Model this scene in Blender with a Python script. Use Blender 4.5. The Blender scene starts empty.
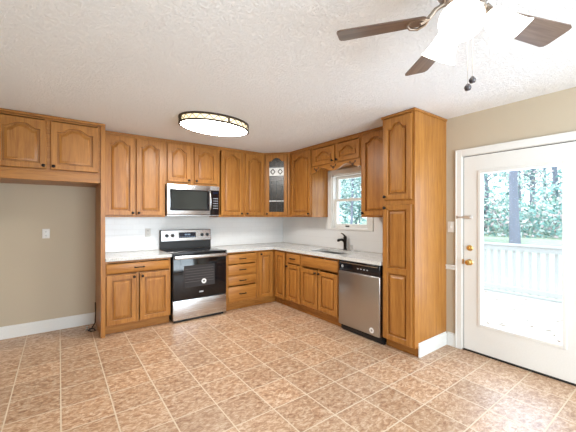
import bpy, bmesh, math, random
from mathutils import Vector, Matrix
random.seed(7)
SC = bpy.context.scene
COL = SC.collection
PI = math.pi

# ------------------------------------------------------------------ camera, world, sun, lights, exposure
cam_d = bpy.data.cameras.new('camera')
cam = bpy.data.objects.new('camera', cam_d)
COL.objects.link(cam)
cam.location = (-3.414, -4.759, 1.40)
cam.rotation_euler = (math.radians(90), 0, math.radians(-36.58))
cam_d.sensor_fit = 'HORIZONTAL'
cam_d.sensor_width = 36.0
cam_d.lens = 36.0 * 308.5 / 576.0
cam_d.shift_y = 0.3 / 576.0
cam_d.clip_start = 0.02
cam_d.clip_end = 300
SC.camera = cam

world = bpy.data.worlds.new('sky')
SC.world = world
world.use_nodes = True
wn = world.node_tree.nodes
wn['Background'].inputs[0].default_value = (0.80, 0.91, 1.0, 1)
wn['Background'].inputs[1].default_value = 2.9

def light(name, kind, loc, energy, color=(1, 1, 1), rot=(0, 0, 0), size=None, size_y=None):
    d = bpy.data.lights.new(name, kind)
    d.energy = energy
    d.color = color
    if kind == 'AREA':
        d.shape = 'RECTANGLE'
        d.size = size
        d.size_y = size_y or size
    elif kind == 'SUN':
        d.angle = math.radians(size or 2)
    else:
        d.shadow_soft_size = size or 0.05
    o = bpy.data.objects.new(name, d)
    o.location = loc
    o.rotation_euler = rot
    COL.objects.link(o)
    return o

light('sun', 'SUN', (5, 5, 12), 4.0, (1.0, 0.97, 0.92), (math.radians(-30), math.radians(-8), 0), 3)
# fill lamp added behind the camera, plus daylight at the glazed door and kitchen window
light('rear_fill_light', 'AREA', (-2.0, -6.75, 1.35), 158, (0.80, 0.91, 1.0), (math.radians(118), 0, 0), 2.9, 1.9)
light('door_daylight', 'AREA', (0.35, -3.735, 1.15), 17, (0.50, 0.68, 1.0), (0, math.radians(90), 0), 1.55, 0.64)
light('window_daylight', 'AREA', (0.35, -1.67, 1.62), 4, (0.85, 0.93, 1.0), (0, math.radians(90), 0), 0.75, 0.62)

SC.view_settings.view_transform = 'Standard'
SC.view_settings.look = 'None'
SC.view_settings.exposure = 0.30
SC.view_settings.gamma = 1.0
SC.view_settings.use_curve_mapping = False
try:
    SC.cycles.use_denoising = True
    SC.cycles.denoiser = 'OPENIMAGEDENOISE'
    SC.cycles.sample_clamp_indirect = 6.0
    SC.cycles.max_bounces = 10
    SC.cycles.diffuse_bounces = 5
    SC.cycles.transparent_max_bounces = 16
except Exception:
    pass

# ------------------------------------------------------------------ materials
def new_mat(name):
    m = bpy.data.materials.new(name)
    m.use_nodes = True
    nt = m.node_tree
    return m, nt, nt.nodes['Principled BSDF'], nt.nodes, nt.links

def plain(name, col, rough=0.5, metal=0.0, emit=None, estr=0.0, bump=0.0, bscale=80, spec=None):
    m, nt, p, N, L = new_mat(name)
    p.inputs['Base Color'].default_value = (*col, 1)
    p.inputs['Roughness'].default_value = rough
    p.inputs['Metallic'].default_value = metal
    if spec is not None:
        p.inputs['Specular IOR Level'].default_value = spec
    if emit:
        p.inputs['Emission Color'].default_value = (*emit, 1)
        p.inputs['Emission Strength'].default_value = estr
    tc = N.new('ShaderNodeTexCoord')
    nz = N.new('ShaderNodeTexNoise')
    nz.inputs['Scale'].default_value = bscale
    nz.inputs['Detail'].default_value = 3
    L.new(tc.outputs['Object'], nz.inputs['Vector'])
    # faint procedural variation of the base colour
    mx = N.new('ShaderNodeMixRGB')
    mx.blend_type = 'MULTIPLY'
    mx.inputs[0].default_value = 0.08
    mx.inputs[1].default_value = (*col, 1)
    L.new(nz.outputs['Fac'], mx.inputs[2])
    L.new(mx.outputs[0], p.inputs['Base Color'])
    if bump:
        b = N.new('ShaderNodeBump')
        b.inputs['Strength'].default_value = bump
        b.inputs['Distance'].default_value = 0.01
        L.new(nz.outputs['Fac'], b.inputs['Height'])
        L.new(b.outputs[0], p.inputs['Normal'])
    return m

def oak(name, axis, light_c=(0.44, 0.192, 0.042), dark_c=(0.26, 0.094, 0.016)):
    m, nt, p, N, L = new_mat(name)
    tc = N.new('ShaderNodeTexCoord')
    oi = N.new('ShaderNodeObjectInfo')
    ad = N.new('ShaderNodeVectorMath'); ad.operation = 'ADD'
    sc = N.new('ShaderNodeMath'); sc.operation = 'MULTIPLY'; sc.inputs[1].default_value = 13.7
    L.new(oi.outputs['Random'], sc.inputs[0])
    L.new(tc.outputs['Object'], ad.inputs[0])
    L.new(sc.outputs[0], ad.inputs[1])
    mp = N.new('ShaderNodeMapping')
    s = {'Z': (26, 26, 1.6), 'X': (1.6, 26, 26)}[axis]
    mp.inputs['Scale'].default_value = s
    L.new(ad.outputs[0], mp.inputs['Vector'])
    n1 = N.new('ShaderNodeTexNoise'); n1.inputs['Scale'].default_value = 1.0; n1.inputs['Detail'].default_value = 5
    n1.inputs['Roughness'].default_value = 0.6; n1.inputs['Distortion'].default_value = 0.6
    L.new(mp.outputs[0], n1.inputs['Vector'])
    mp2 = N.new('ShaderNodeMapping')
    mp2.inputs['Scale'].default_value = tuple(v * 5 for v in s)
    L.new(ad.outputs[0], mp2.inputs['Vector'])
    n2 = N.new('ShaderNodeTexNoise'); n2.inputs['Scale'].default_value = 1.0; n2.inputs['Detail'].default_value = 2
    L.new(mp2.outputs[0], n2.inputs['Vector'])
    av = N.new('ShaderNodeMixRGB'); av.inputs[0].default_value = 0.35
    L.new(n1.outputs['Fac'], av.inputs[1]); L.new(n2.outputs['Fac'], av.inputs[2])
    cr = N.new('ShaderNodeValToRGB')
    cr.color_ramp.elements[0].position = 0.32; cr.color_ramp.elements[0].color = (*dark_c, 1)
    cr.color_ramp.elements[1].position = 0.62; cr.color_ramp.elements[1].color = (*light_c, 1)
    L.new(av.outputs[0], cr.inputs[0])
    hv = N.new('ShaderNodeHueSaturation')
    mr = N.new('ShaderNodeMapRange')
    mr.inputs['To Min'].default_value = 0.93; mr.inputs['To Max'].default_value = 1.05
    L.new(oi.outputs['Random'], mr.inputs['Value'])
    L.new(mr.outputs[0], hv.inputs['Value'])
    L.new(cr.outputs[0], hv.inputs['Color'])
    L.new(hv.outputs[0], p.inputs['Base Color'])
    p.inputs['Roughness'].default_value = 0.36
    p.inputs['Specular IOR Level'].default_value = 0.38
    b = N.new('ShaderNodeBump'); b.inputs['Strength'].default_value = 0.08; b.inputs['Distance'].default_value = 0.003
    L.new(n2.outputs['Fac'], b.inputs['Height']); L.new(b.outputs[0], p.inputs['Normal'])
    return m

OAK = oak('oak_vertical_grain', 'Z')
OAKH = oak('oak_horizontal_grain', 'X')
CUTSHADE = plain('heart_cutout_shade', (0.07, 0.025, 0.008), 0.6)
BRONZE = plain('oil_rubbed_bronze', (0.018, 0.012, 0.009), 0.38, 0.6)
BLACK = plain('black_gloss', (0.006, 0.006, 0.008), 0.10)
BLACKM = plain('black_matte', (0.012, 0.012, 0.013), 0.5)
GLASSBLK = plain('dark_oven_glass', (0.035, 0.035, 0.040), 0.08)
WHITE = plain('white_trim_paint', (0.80, 0.80, 0.78), 0.35)
PLATE = plain('white_plastic_plate', (0.78, 0.77, 0.74), 0.4)
SLOT = plain('plate_slots', (0.10, 0.10, 0.10), 0.5)
BRASS = plain('polished_brass', (0.75, 0.50, 0.18), 0.25, 1.0)
CHROME = plain('chrome', (0.72, 0.73, 0.75), 0.3, 0.8)
NICKEL = plain('brushed_nickel', (0.55, 0.50, 0.44), 0.3, 1.0)
LOGO = plain('pale_logo_print', (0.65, 0.66, 0.68), 0.4)
STICK = plain('white_sticker', (0.85, 0.85, 0.86), 0.5)
DISPLAY = plain('dark_display', (0.01, 0.014, 0.03), 0.12)
DIGIT = plain('display_marks', (0.30, 0.42, 0.62), 0.4)

def steel(name, axis, col=(0.60, 0.60, 0.61), rough=0.27):
    m, nt, p, N, L = new_mat(name)
    tc = N.new('ShaderNodeTexCoord')
    mp = N.new('ShaderNodeMapping')
    mp.inputs['Scale'].default_value = {'X': (2, 300, 300), 'Z': (140, 140, 1)}[axis]
    L.new(tc.outputs['Object'], mp.inputs['Vector'])
    nz = N.new('ShaderNodeTexNoise'); nz.inputs['Scale'].default_value = 1; nz.inputs['Detail'].default_value = 2
    L.new(mp.outputs[0], nz.inputs['Vector'])
    mr = N.new('ShaderNodeMapRange'); mr.inputs['To Min'].default_value = rough - 0.012; mr.inputs['To Max'].default_value = rough + 0.012
    L.new(nz.outputs['Fac'], mr.inputs['Value'])
    L.new(mr.outputs[0], p.inputs['Roughness'])
    p.inputs['Base Color'].default_value = (*col, 1)
    p.inputs['Metallic'].default_value = 1.0
    p.inputs['Anisotropic'].default_value = 0.2
    return m
STEEL = steel('brushed_stainless', 'X')
STEELV = steel('brushed_stainless_vertical', 'Z', (0.46, 0.45, 0.44), 0.30)
STEELD = steel('sink_stainless', 'X', (0.33, 0.33, 0.33), 0.35)

def thin_glass(name, tint=(0.96, 0.98, 0.98), gl=0.06, rough=0.02):
    m, nt, p, N, L = new_mat(name)
    N.remove(p)
    tr = N.new('ShaderNodeBsdfTransparent'); tr.inputs[0].default_value = (*tint, 1)
    g = N.new('ShaderNodeBsdfGlossy'); g.inputs['Roughness'].default_value = rough
    mx = N.new('ShaderNodeMixShader'); mx.inputs[0].default_value = gl
    L.new(tr.outputs[0], mx.inputs[1]); L.new(g.outputs[0], mx.inputs[2])
    L.new(mx.outputs[0], N['Material Output'].inputs['Surface'])
    return m
PANE = thin_glass('clear_pane')
LEADGLASS = thin_glass('seeded_cabinet_glass', (0.34, 0.355, 0.37), 0.08, 0.3)
FROST = plain('frosted_white_glass', (0.80, 0.82, 0.82), 0.25)
LEADCAME = plain('lead_came', (0.06, 0.06, 0.06), 0.4, 0.7)
SHELFBAR = plain('pale_shelf_bar', (0.75, 0.77, 0.78), 0.25)

def paint(name, col, bump=0.0, scale=200, rough=0.8):
    return plain(name, col, rough, bump=bump, bscale=scale)
BEIGE = paint('beige_wall_paint', (0.535, 0.455, 0.345), 0.06, 250)

def ceiling_mat():
    m, nt, p, N, L = new_mat('knockdown_ceiling')
    p.inputs['Base Color'].default_value = (0.88, 0.885, 0.89, 1)
    p.inputs['Roughness'].default_value = 0.95
    tc = N.new('ShaderNodeTexCoord')
    n1 = N.new('ShaderNodeTexNoise'); n1.inputs['Scale'].default_value = 70; n1.inputs['Detail'].default_value = 4
    n1.inputs['Roughness'].default_value = 0.65
    L.new(tc.outputs['Object'], n1.inputs['Vector'])
    cr = N.new('ShaderNodeValToRGB')
    cr.color_ramp.elements[0].position = 0.45; cr.color_ramp.elements[1].position = 0.62
    L.new(n1.outputs['Fac'], cr.inputs[0])
    b = N.new('ShaderNodeBump'); b.inputs['Strength'].default_value = 0.62; b.inputs['Distance'].default_value = 0.009
    L.new(cr.outputs[0], b.inputs['Height']); L.new(b.outputs[0], p.inputs['Normal'])
    return m
CEIL = ceiling_mat()

def tile_floor():
    m, nt, p, N, L = new_mat('terracotta_beige_floor_tile')
    tc = N.new('ShaderNodeTexCoord')
    mp = N.new('ShaderNodeMapping'); mp.inputs['Location'].default_value = (-0.012, 0.099, 0)
    L.new(tc.outputs['Object'], mp.inputs['Vector'])
    br = N.new('ShaderNodeTexBrick')
    br.offset = 0.0; br.squash = 1.0
    br.inputs['Scale'].default_value = 1.0
    br.inputs['Brick Width'].default_value = 0.3105
    br.inputs['Row Height'].default_value = 0.3110
    br.inputs['Mortar Size'].default_value = 0.0046
    br.inputs['Mortar Smooth'].default_value = 0.1
    br.inputs['Bias'].default_value = 0.0
    br.inputs['Color1'].default_value = (0.0, 0.0, 0.0, 1)
    br.inputs['Color2'].default_value = (1.0, 1.0, 1.0, 1)
    br.inputs['Mortar'].default_value = (0.5, 0.5, 0.5, 1)
    L.new(mp.outputs[0], br.inputs['Vector'])
    # per tile offset of the mottling
    comb = N.new('ShaderNodeVectorMath'); comb.operation = 'SCALE'; comb.inputs['Scale'].default_value = 3.0
    L.new(br.outputs['Color'], comb.inputs[0])
    ad = N.new('ShaderNodeVectorMath'); ad.operation = 'ADD'
    L.new(tc.outputs['Object'], ad.inputs[0]); L.new(comb.outputs[0], ad.inputs[1])
    mp2 = N.new('ShaderNodeMapping'); mp2.inputs['Scale'].default_value = (24, 40, 24); mp2.inputs['Rotation'].default_value = (0, 0, 0.6)
    L.new(ad.outputs[0], mp2.inputs['Vector'])
    n1 = N.new('ShaderNodeTexNoise'); n1.inputs['Scale'].default_value = 1.0; n1.inputs['Detail'].default_value = 6; n1.inputs['Roughness'].default_value = 0.68
    n1.inputs['Distortion'].default_value = 0.8
    L.new(mp2.outputs[0], n1.inputs['Vector'])
    cr = N.new('ShaderNodeValToRGB')
    e = cr.color_ramp.elements
    e[0].position = 0.36; e[0].color = (0.315, 0.160, 0.084, 1)
    e[1].position = 0.64; e[1].color = (0.65, 0.49, 0.35, 1)
    c = e.new(0.50); c.color = (0.49, 0.305, 0.182, 1)
    L.new(n1.outputs['Fac'], cr.inputs[0])
    hv = N.new('ShaderNodeHueSaturation')
    mr = N.new('ShaderNodeMapRange'); mr.inputs['To Min'].default_value = 0.86; mr.inputs['To Max'].default_value = 1.06
    L.new(br.outputs['Color'], mr.inputs['Value']); L.new(mr.outputs[0], hv.inputs['Value'])
    L.new(cr.outputs[0], hv.inputs['Color'])
    mx = N.new('ShaderNodeMixRGB'); mx.inputs[2].default_value = (0.66, 0.54, 0.40, 1)
    L.new(br.outputs['Fac'], mx.inputs[0]); L.new(hv.outputs[0], mx.inputs[1])
    L.new(mx.outputs[0], p.inputs['Base Color'])
    p.inputs['Specular IOR Level'].default_value = 0.75
    mr2 = N.new('ShaderNodeMapRange'); mr2.inputs['To Min'].default_value = 0.40; mr2.inputs['To Max'].default_value = 0.85
    L.new(br.outputs['Fac'], mr2.inputs['Value']); L.new(mr2.outputs[0], p.inputs['Roughness'])
    b = N.new('ShaderNodeBump'); b.inputs['Strength'].default_value = 0.25; b.inputs['Distance'].default_value = 0.004
    hm = N.new('ShaderNodeMath'); hm.operation = 'SUBTRACT'
    L.new(n1.outputs['Fac'], hm.inputs[0]); L.new(br.outputs['Fac'], hm.inputs[1])
    L.new(hm.outputs[0], b.inputs['Height']); L.new(b.outputs[0], p.inputs['Normal'])
    return m
FLOOR = tile_floor()

def subway(name, rot):
    m, nt, p, N, L = new_mat(name)
    tc = N.new('ShaderNodeTexCoord')
    mp = N.new('ShaderNodeMapping'); mp.inputs['Rotation'].default_value = rot
    L.new(tc.outputs['Object'], mp.inputs['Vector'])
    br = N.new('ShaderNodeTexBrick'); br.offset = 0.5
    br.inputs['Scale'].default_value = 1.0
    br.inputs['Brick Width'].default_value = 0.152; br.inputs['Row Height'].default_value = 0.076
    br.inputs['Mortar Size'].default_value = 0.0022
    br.inputs['Color1'].default_value = (0.76, 0.765, 0.76, 1); br.inputs['Color2'].default_value = (0.74, 0.745, 0.745, 1)
    br.inputs['Mortar'].default_value = (0.70, 0.70, 0.695, 1)
    L.new(mp.outputs[0], br.inputs['Vector'])
    L.new(br.outputs['Color'], p.inputs['Base Color'])
    p.inputs['Roughness'].default_value = 0.18
    b = N.new('ShaderNodeBump'); b.invert = True; b.inputs['Strength'].default_value = 0.3; b.inputs['Distance'].default_value = 0.002
    L.new(br.outputs['Fac'], b.inputs['Height']); L.new(b.outputs[0], p.inputs['Normal'])
    return m
SUBX = subway('white_subway_tile_back', (math.radians(90), 0, 0))
SUBY = subway('white_subway_tile_right', (math.radians(90), 0, math.radians(90)))

def granite():
    m, nt, p, N, L = new_mat('pale_granite')
    tc = N.new('ShaderNodeTexCoord')
    n1 = N.new('ShaderNodeTexNoise'); n1.inputs['Scale'].default_value = 130; n1.inputs['Detail'].default_value = 4
    n2 = N.new('ShaderNodeTexNoise'); n2.inputs['Scale'].default_value = 14; n2.inputs['Detail'].default_value = 5
    for n in (n1, n2):
        L.new(tc.outputs['Object'], n.inputs['Vector'])
    mx = N.new('ShaderNodeMixRGB'); mx.inputs[0].default_value = 0.22
    L.new(n1.outputs['Fac'], mx.inputs[1]); L.new(n2.outputs['Fac'], mx.inputs[2])
    cr = N.new('ShaderNodeValToRGB')
    e = cr.color_ramp.elements
    e[0].position = 0.36; e[0].color = (0.44, 0.44, 0.42, 1)
    e[1].position = 0.56; e[1].color = (0.70, 0.71, 0.70, 1)
    L.new(mx.outputs[0], cr.inputs[0]); L.new(cr.outputs[0], p.inputs['Base Color'])
    p.inputs['Roughness'].default_value = 0.15
    return m
GRANITE = granite()

# ------------------------------------------------------------------ mesh helpers
class MB:
    def __init__(self):
        self.bm = bmesh.new()

    def _merge(self, b, mi=0):
        me = bpy.data.meshes.new('tmp')
        for f in b.faces:
            f.material_index = mi
        b.to_mesh(me); b.free()
        self.bm.from_mesh(me)
        bpy.data.meshes.remove(me)

    def box(self, x0, x1, y0, y1, z0, z1, bev=0.0, seg=2, mi=0):
        b = bmesh.new()
        bmesh.ops.create_cube(b, size=1.0)
        cx, cy, cz = (x0 + x1) / 2, (y0 + y1) / 2, (z0 + z1) / 2
        for v in b.verts:
            v.co = Vector((cx + v.co.x * abs(x1 - x0), cy + v.co.y * abs(y1 - y0), cz + v.co.z * abs(z1 - z0)))
        if bev:
            bmesh.ops.bevel(b, geom=b.edges[:], offset=bev, segments=seg, profile=0.5, affect='EDGES')
        self._merge(b, mi)
        return self

    def cyl(self, p0, p1, r0, r1=None, seg=20, mi=0, cap=True):
        r1 = r0 if r1 is None else r1
        p0, p1 = Vector(p0), Vector(p1)
        d = p1 - p0
        b = bmesh.new()
        bmesh.ops.create_cone(b, cap_ends=cap, cap_tris=False, segments=seg, radius1=r0, radius2=r1, depth=d.length)
        q = Vector((0, 0, 1)).rotation_difference(d.normalized()).to_matrix().to_4x4()
        bmesh.ops.transform(b, matrix=Matrix.Translation((p0 + p1) / 2) @ q, verts=b.verts[:])
        self._merge(b, mi)
        return self

    def sphere(self, c, r, seg=16, sc=(1, 1, 1), mi=0):
        b = bmesh.new()
        bmesh.ops.create_uvsphere(b, u_segments=seg, v_segments=max(6, seg // 2), radius=r)
        for v in b.verts:
            v.co = Vector((c[0] + v.co.x * sc[0], c[1] + v.co.y * sc[1], c[2] + v.co.z * sc[2]))
        self._merge(b, mi)
        return self

    def lathe(self, prof, seg=24, mat=None, mi=0, sx=1.0, sy=1.0):
        b = bmesh.new()
        rings = []
        for r, z in prof:
            if r < 1e-5:
                rings.append([b.verts.new((0, 0, z))])
            else:
                rings.append([b.verts.new((sx * r * math.cos(2 * PI * k / seg), sy * r * math.sin(2 * PI * k / seg), z)) for k in range(seg)])
        for a, c in zip(rings, rings[1:]):
            for k in range(seg):
                k2 = (k + 1) % seg
                if len(a) == 1 and len(c) == 1:
                    continue
                if len(a) == 1:
                    b.faces.new((a[0], c[k], c[k2]))
                elif len(c) == 1:
                    b.faces.new((a[k], a[k2], c[0]))
                else:
                    b.faces.new((a[k], a[k2], c[k2], c[k]))
        bmesh.ops.recalc_face_normals(b, faces=b.faces[:])
        if mat is not None:
            bmesh.ops.transform(b, matrix=mat, verts=b.verts[:])
        self._merge(b, mi)
        return self

    def tube(self, pts, r, seg=10, mi=0, radii=None):
        b = bmesh.new()
        pts = [Vector(p) for p in pts]
        prev = None
        rings = []
        up = Vector((0.13, 0.31, 0.94)).normalized()
        for i, p in enumerate(pts):
            t = (pts[min(i + 1, len(pts) - 1)] - pts[max(i - 1, 0)]).normalized()
            n = t.cross(up)
            if n.length < 1e-3:
                n = t.cross(Vector((1, 0, 0)))
            n.normalize()
            if prev is not None and n.dot(prev) < 0:
                n = -n
            prev = n
            m = t.cross(n)
            rr = radii[i] if radii else r
            rings.append([b.verts.new(p + rr * (math.cos(2 * PI * k / seg) * n + math.sin(2 * PI * k / seg) * m)) for k in range(seg)])
        for a, c in zip(rings, rings[1:]):
            for k in range(seg):
                b.faces.new((a[k], a[(k + 1) % seg], c[(k + 1) % seg], c[k]))
        b.faces.new(rings[0]); b.faces.new(rings[-1])
        bmesh.ops.recalc_face_normals(b, faces=b.faces[:])
        self._merge(b, mi)
        return self

    def prism(self, poly, axis, a0, a1, mi=0, bev=0.0):
        """poly: 2D points; axis 'z': (x,y) extruded in z, 'y': (x,z) extruded in y, 'x': (y,z) extruded in x"""
        b = bmesh.new()
        def P(p, a):
            return {'z': (p[0], p[1], a), 'y': (p[0], a, p[1]), 'x': (a, p[0], p[1])}[axis]
        lo = [b.verts.new(P(p, a0)) for p in poly]
        hi = [b.verts.new(P(p, a1)) for p in poly]
        n = len(poly)
        b.faces.new(lo); b.faces.new(hi)
        for k in range(n):
            b.faces.new((lo[k], lo[(k + 1) % n], hi[(k + 1) % n], hi[k]))
        bmesh.ops.recalc_face_normals(b, faces=b.faces[:])
        if bev:
            bmesh.ops.bevel(b, geom=b.edges[:], offset=bev, segments=2, profile=0.5, affect='EDGES')
        self._merge(b, mi)
        return self

    def loops(self, loops, close=True, capfirst=True, mis=None):
        """bridge successive closed 3D loops with equal counts"""
        b = bmesh.new()
        rings = [[b.verts.new(p) for p in lp] for lp in loops]
        n = len(loops[0])
        for i, (a, c) in enumerate(zip(rings, rings[1:])):
            for k in range(n):
                f = b.faces.new((a[k], a[(k + 1) % n], c[(k + 1) % n], c[k]))
        if capfirst:
            b.faces.new(rings[0])
        if close:
            b.faces.new(rings[-1])
        bmesh.ops.recalc_face_normals(b, faces=b.faces[:])
        self._merge(b, 0)
        return self

    def build(self, name, mat, parent=None, loc=(0, 0, 0), rot=(0, 0, 0), smooth=None, label=None, kind=None):
        me = bpy.data.meshes.new(name)
        self.bm.to_mesh(me); self.bm.free()
        for m in (mat if isinstance(mat, (list, tuple)) else [mat]):
            me.materials.append(m)
        if smooth is not None:
            for p in me.polygons:
                p.use_smooth = True
            if smooth < 180:
                try:
                    me.set_sharp_from_angle(angle=math.radians(smooth))
                except Exception:
                    pass
        o = bpy.data.objects.new(name, me)
        o.location = loc; o.rotation_euler = rot
        COL.objects.link(o)
        if parent is not None:
            o.parent = parent
        if label:
            o['label'] = label
        if kind:
            o['kind'] = kind
        return o

def thing(name, label, cat, loc=(0, 0, 0), rotz=0.0, group=None):
    o = bpy.data.objects.new(name, None)
    o.empty_display_size = 0.1
    o.location = loc; o.rotation_euler = (0, 0, rotz)
    COL.objects.link(o)
    tag(o, label, cat, group)
    return o

def tag(o, label, cat, group=None, kind=None):
    o['label'] = label; o['category'] = cat
    if group: o['group'] = group
    if kind: o['kind'] = kind
    return o

def struct(name, mb, mat, **k):
    return mb.build(name, mat, kind='structure', **k)

R90 = math.radians(-90)      # things on the right wall: local -y faces the room (-X), local x runs towards the camera

# ------------------------------------------------------------------ room shell
CZ = 2.465
XL, YF = -4.02, -6.6
DY0, DY1, DZ = -3.245, -4.205, 2.03       # door opening
WY0, WY1, WZ0, WZ1 = -1.315, -2.025, 1.215, 2.03
struct('floor', MB().box(XL - .12, 0.12, YF - .12, 0.12, -0.10, 0.0), FLOOR)
struct('ceiling', MB().box(XL - .12, 0.14, YF - .14, 0.14, CZ, CZ + 0.1), CEIL)
struct('wall_back', MB().box(XL - .12, 0.14, 0.0, 0.14, 0, CZ), BEIGE)
struct('wall_left', MB().box(XL - .12, XL, YF, 0.0, 0, CZ), BEIGE)
w = MB()
w.box(0, .14, WY0, 0.0, 0, CZ)
w.box(0, .14, WY1, WY0, 0, WZ0).box(0, .14, WY1, WY0, WZ1, CZ)
w.box(0, .14, DY0, WY1, 0, CZ)
w.box(0, .14, DY1, DY0, DZ, CZ)
w.box(0, .14, YF, DY1, 0, CZ)
struct('wall_right', w, BEIGE)
w = MB()
w.box(XL - .12, -3.5, YF - .14, YF, 0, CZ).box(-0.5, 0.14, YF - .14, YF, 0, CZ)
w.box(-3.5, -0.5, YF - .14, YF, 0, 0.35).box(-3.5, -0.5, YF - .14, YF, 2.3, CZ)
struct('wall_front', w, BEIGE)
w2 = struct('window_rear_added', MB().box(-3.5, -0.5, YF - .10, YF - .04, 0.35, 0.42).box(-3.5, -0.5, YF - .10, YF - .04, 2.23, 2.3)
       .box(-3.5, -3.43, YF - .10, YF - .04, .42, 2.23).box(-.57, -.5, YF - .10, YF - .04, .42, 2.23)
       .box(-2.03, -1.97, YF - .10, YF - .04, .42, 2.23), WHITE)  # unseen window added in the rear wall to bring in fill light
MB().box(-3.43, -.57, YF - .072, YF - .068, .42, 2.23).build('pane', PANE, w2)

def baseboard(name, x0, x1, y0, y1):
    m = MB()
    m.box(x0, x1, y0, y1, 0, .125)
    # moulded top: a thinner lip set back to the wall
    if abs(x1 - x0) > abs(y1 - y0):
        ym = y0 + (y1 - y0) * 0.45 if name == 'baseboard_back' else y1
        m.box(x0, x1, ym, y1, .125, .142)
    else:
        m.box(x0 + (x1 - x0) * .45, x1, y0, y1, .125, .142) if x1 >= 0 or x0 > -1 else m.box(x0, x0 + (x1 - x0) * .55, y0, y1, .125, .142)
    struct(name, m, WHITE)
baseboard('baseboard_back', XL, -3.031, -.015, 0)
baseboard('baseboard_right', -.015, 0, -3.178, -3.091)
baseboard('baseboard_left', XL, XL + .015, YF, -.015)
struct('trim_1', MB().box(-.022, 0, -3.178, -3.078, .825, .842, .004).box(-.014, 0, -3.178, -3.078, .842, .858)
       .box(-.026, 0, -3.178, -3.078, .858, .876, .005), WHITE)      # chair rail stub beside the door

# glazed door in the right wall ------------------------------------------------
d = MB()
d.box(.0, .045, DY0 - .014, -3.405, .02, 2.018)
d.box(.0, .045, -4.068, DY1 + .012, .02, 2.018)
d.box(.0, .045, -4.068, -3.405, .02, .295).box(.0, .045, -4.068, -3.405, 1.850, 2.018)
door = struct('door_1', d, WHITE)
f = MB()
for (y0, y1, z0, z1) in ((-3.425, -3.395, .283, 1.862), (-4.078, -4.048, .283, 1.862), (-4.048, -3.425, .283, .313), (-4.048, -3.425, 1.832, 1.862)):
    f.box(-.010, .055, y0, y1, z0, z1, .004)
f.build('glass_frame', WHITE, door)
MB().box(.020, .025, -4.05, -3.42, .31, 1.835).build('pane', PANE, door)
k = MB()
Mx = Matrix.Rotation(math.radians(-90), 4, 'Y')
k.lathe([(0, 0), (.030, 0), (.032, .004), (.026, .010), (.012, .014), (.011, .022), (.017, .030), (.026, .040), (.028, .052), (.022, .062), (0, .065)], 24, Matrix.Translation((0, -3.318, .925)) @ Mx)
k.build('door_knob', BRASS, door, smooth=40)
k = MB()
k.lathe([(0, 0), (.030, 0), (.031, .005), (.024, .014), (.010, .016), (.010, .020), (0, .021)], 24, Matrix.Translation((0, -3.318, 1.072)) @ Mx)
k.box(-.030, -.020, -3.323, -3.313, 1.055, 1.089, .003)
k.build('deadbolt', BRASS, door, smooth=40)
k = MB().box(-.008, .0, -3.340, -3.265, 1.372, 1.408, .002).box(-.026, -.008, -3.325, -3.195, 1.383, 1.399, .003).box(-.026, -.018, -3.215, -3.190, 1.374, 1.406, .002)
k.build('door_guard', CHROME, door)
MB().box(.002, .030, DY0 - .0135, DY0 - .0085, .016, 2.026).box(.002, .030, DY1 + .009, DY0 - .0085, 2.0185, 2.0255).build('weatherstrip', plain('dark_weatherstrip', (.035, .028, .022), .7), door, label='dark weatherstrip')
# frame: casing, jamb, threshold
c = MB()
cy0, cy1 = -3.178, -4.272
c.box(-.020, 0, DY0, cy0, 0, 2.10, .004).box(-.020, 0, cy1, DY1, 0, 2.10, .004).box(-.020, 0, DY1, DY0, 2.03, 2.10, .004)
c.box(-.024, 0, cy0 - .016, cy0, 0, 2.10, .004).box(-.024, 0, cy1, cy0, 2.086, 2.10, .004)
struct('trim_2', c, WHITE)
j = MB()
j.box(0, .14, DY0 - .008, DY0, 0, DZ).box(0, .14, DY1, DY1 + .008, 0, DZ).box(0, .14, DY1, DY0, DZ - .004, DZ)
struct('trim_3', j, WHITE)
struct('trim_4', MB().box(.0, .15, DY1, DY0, 0, .014), BLACKM)
MB().box(-.009, .0, DY0 - .012, DY0 + .010, .90, .95).build('strike_plate', BRASS, door)

# kitchen window ------------------------------------------------------------------
wf = MB()
a0, a1 = -1.236, -2.105
wf.box(-.022, 0, a0, WY0, 1.195, 2.105, .004).box(-.022, 0, a1, WY1, 1.195, 2.105, .004)
wf.box(-.022, 0, WY1, WY0, 2.03, 2.105, .004).box(-.022, 0, WY1, WY0, 1.195, 1.222, .003)
wf.box(0, .13, WY0 - .02, WY0, WZ0, WZ1).box(0, .13, WY1, WY1 + .02, WZ0, WZ1).box(0, .13, WY1, WY0, WZ1 - .02, WZ1).box(0, .13, WY1, WY0, WZ0, WZ0 + .014)
win = struct('window_1', wf, WHITE)
def sash(name, x0, x1, z0, z1, rail):
    y0, y1 = WY0 - .022, WY1 + .022
    s = MB()
    s.box(x0, x1, y0 - .045, y0, z0, z1, .003).box(x0, x1, y1, y1 + .045, z0, z1, .003)
    s.box(x0, x1, y1 + .045, y0 - .045, z1 - .04, z1, .003).box(x0, x1, y1 + .045, y0 - .045, z0, z0 + rail, .003)
    so = s.build(name, WHITE, win)
    xm = (x0 + x1) / 2
    MB().box(xm - .002, xm + .002, y1 + .04, y0 - .04, z0 + rail - .004, z1 - .036).build('pane', PANE, so)
    return so
sash('upper_sash', .075, .108, 1.63, 2.008, .035)
lo = sash('lower_sash', .030, .064, 1.231, 1.665, .055)
MB().box(.018, .031, -1.64, -1.57, 1.245, 1.262, .003).build('sash_lift', BRONZE, lo, label='dark sash lift')
MB().box(.036, .064, -1.69, -1.64, 1.665, 1.678, .003).build('sash_lock', WHITE, win)

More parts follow.
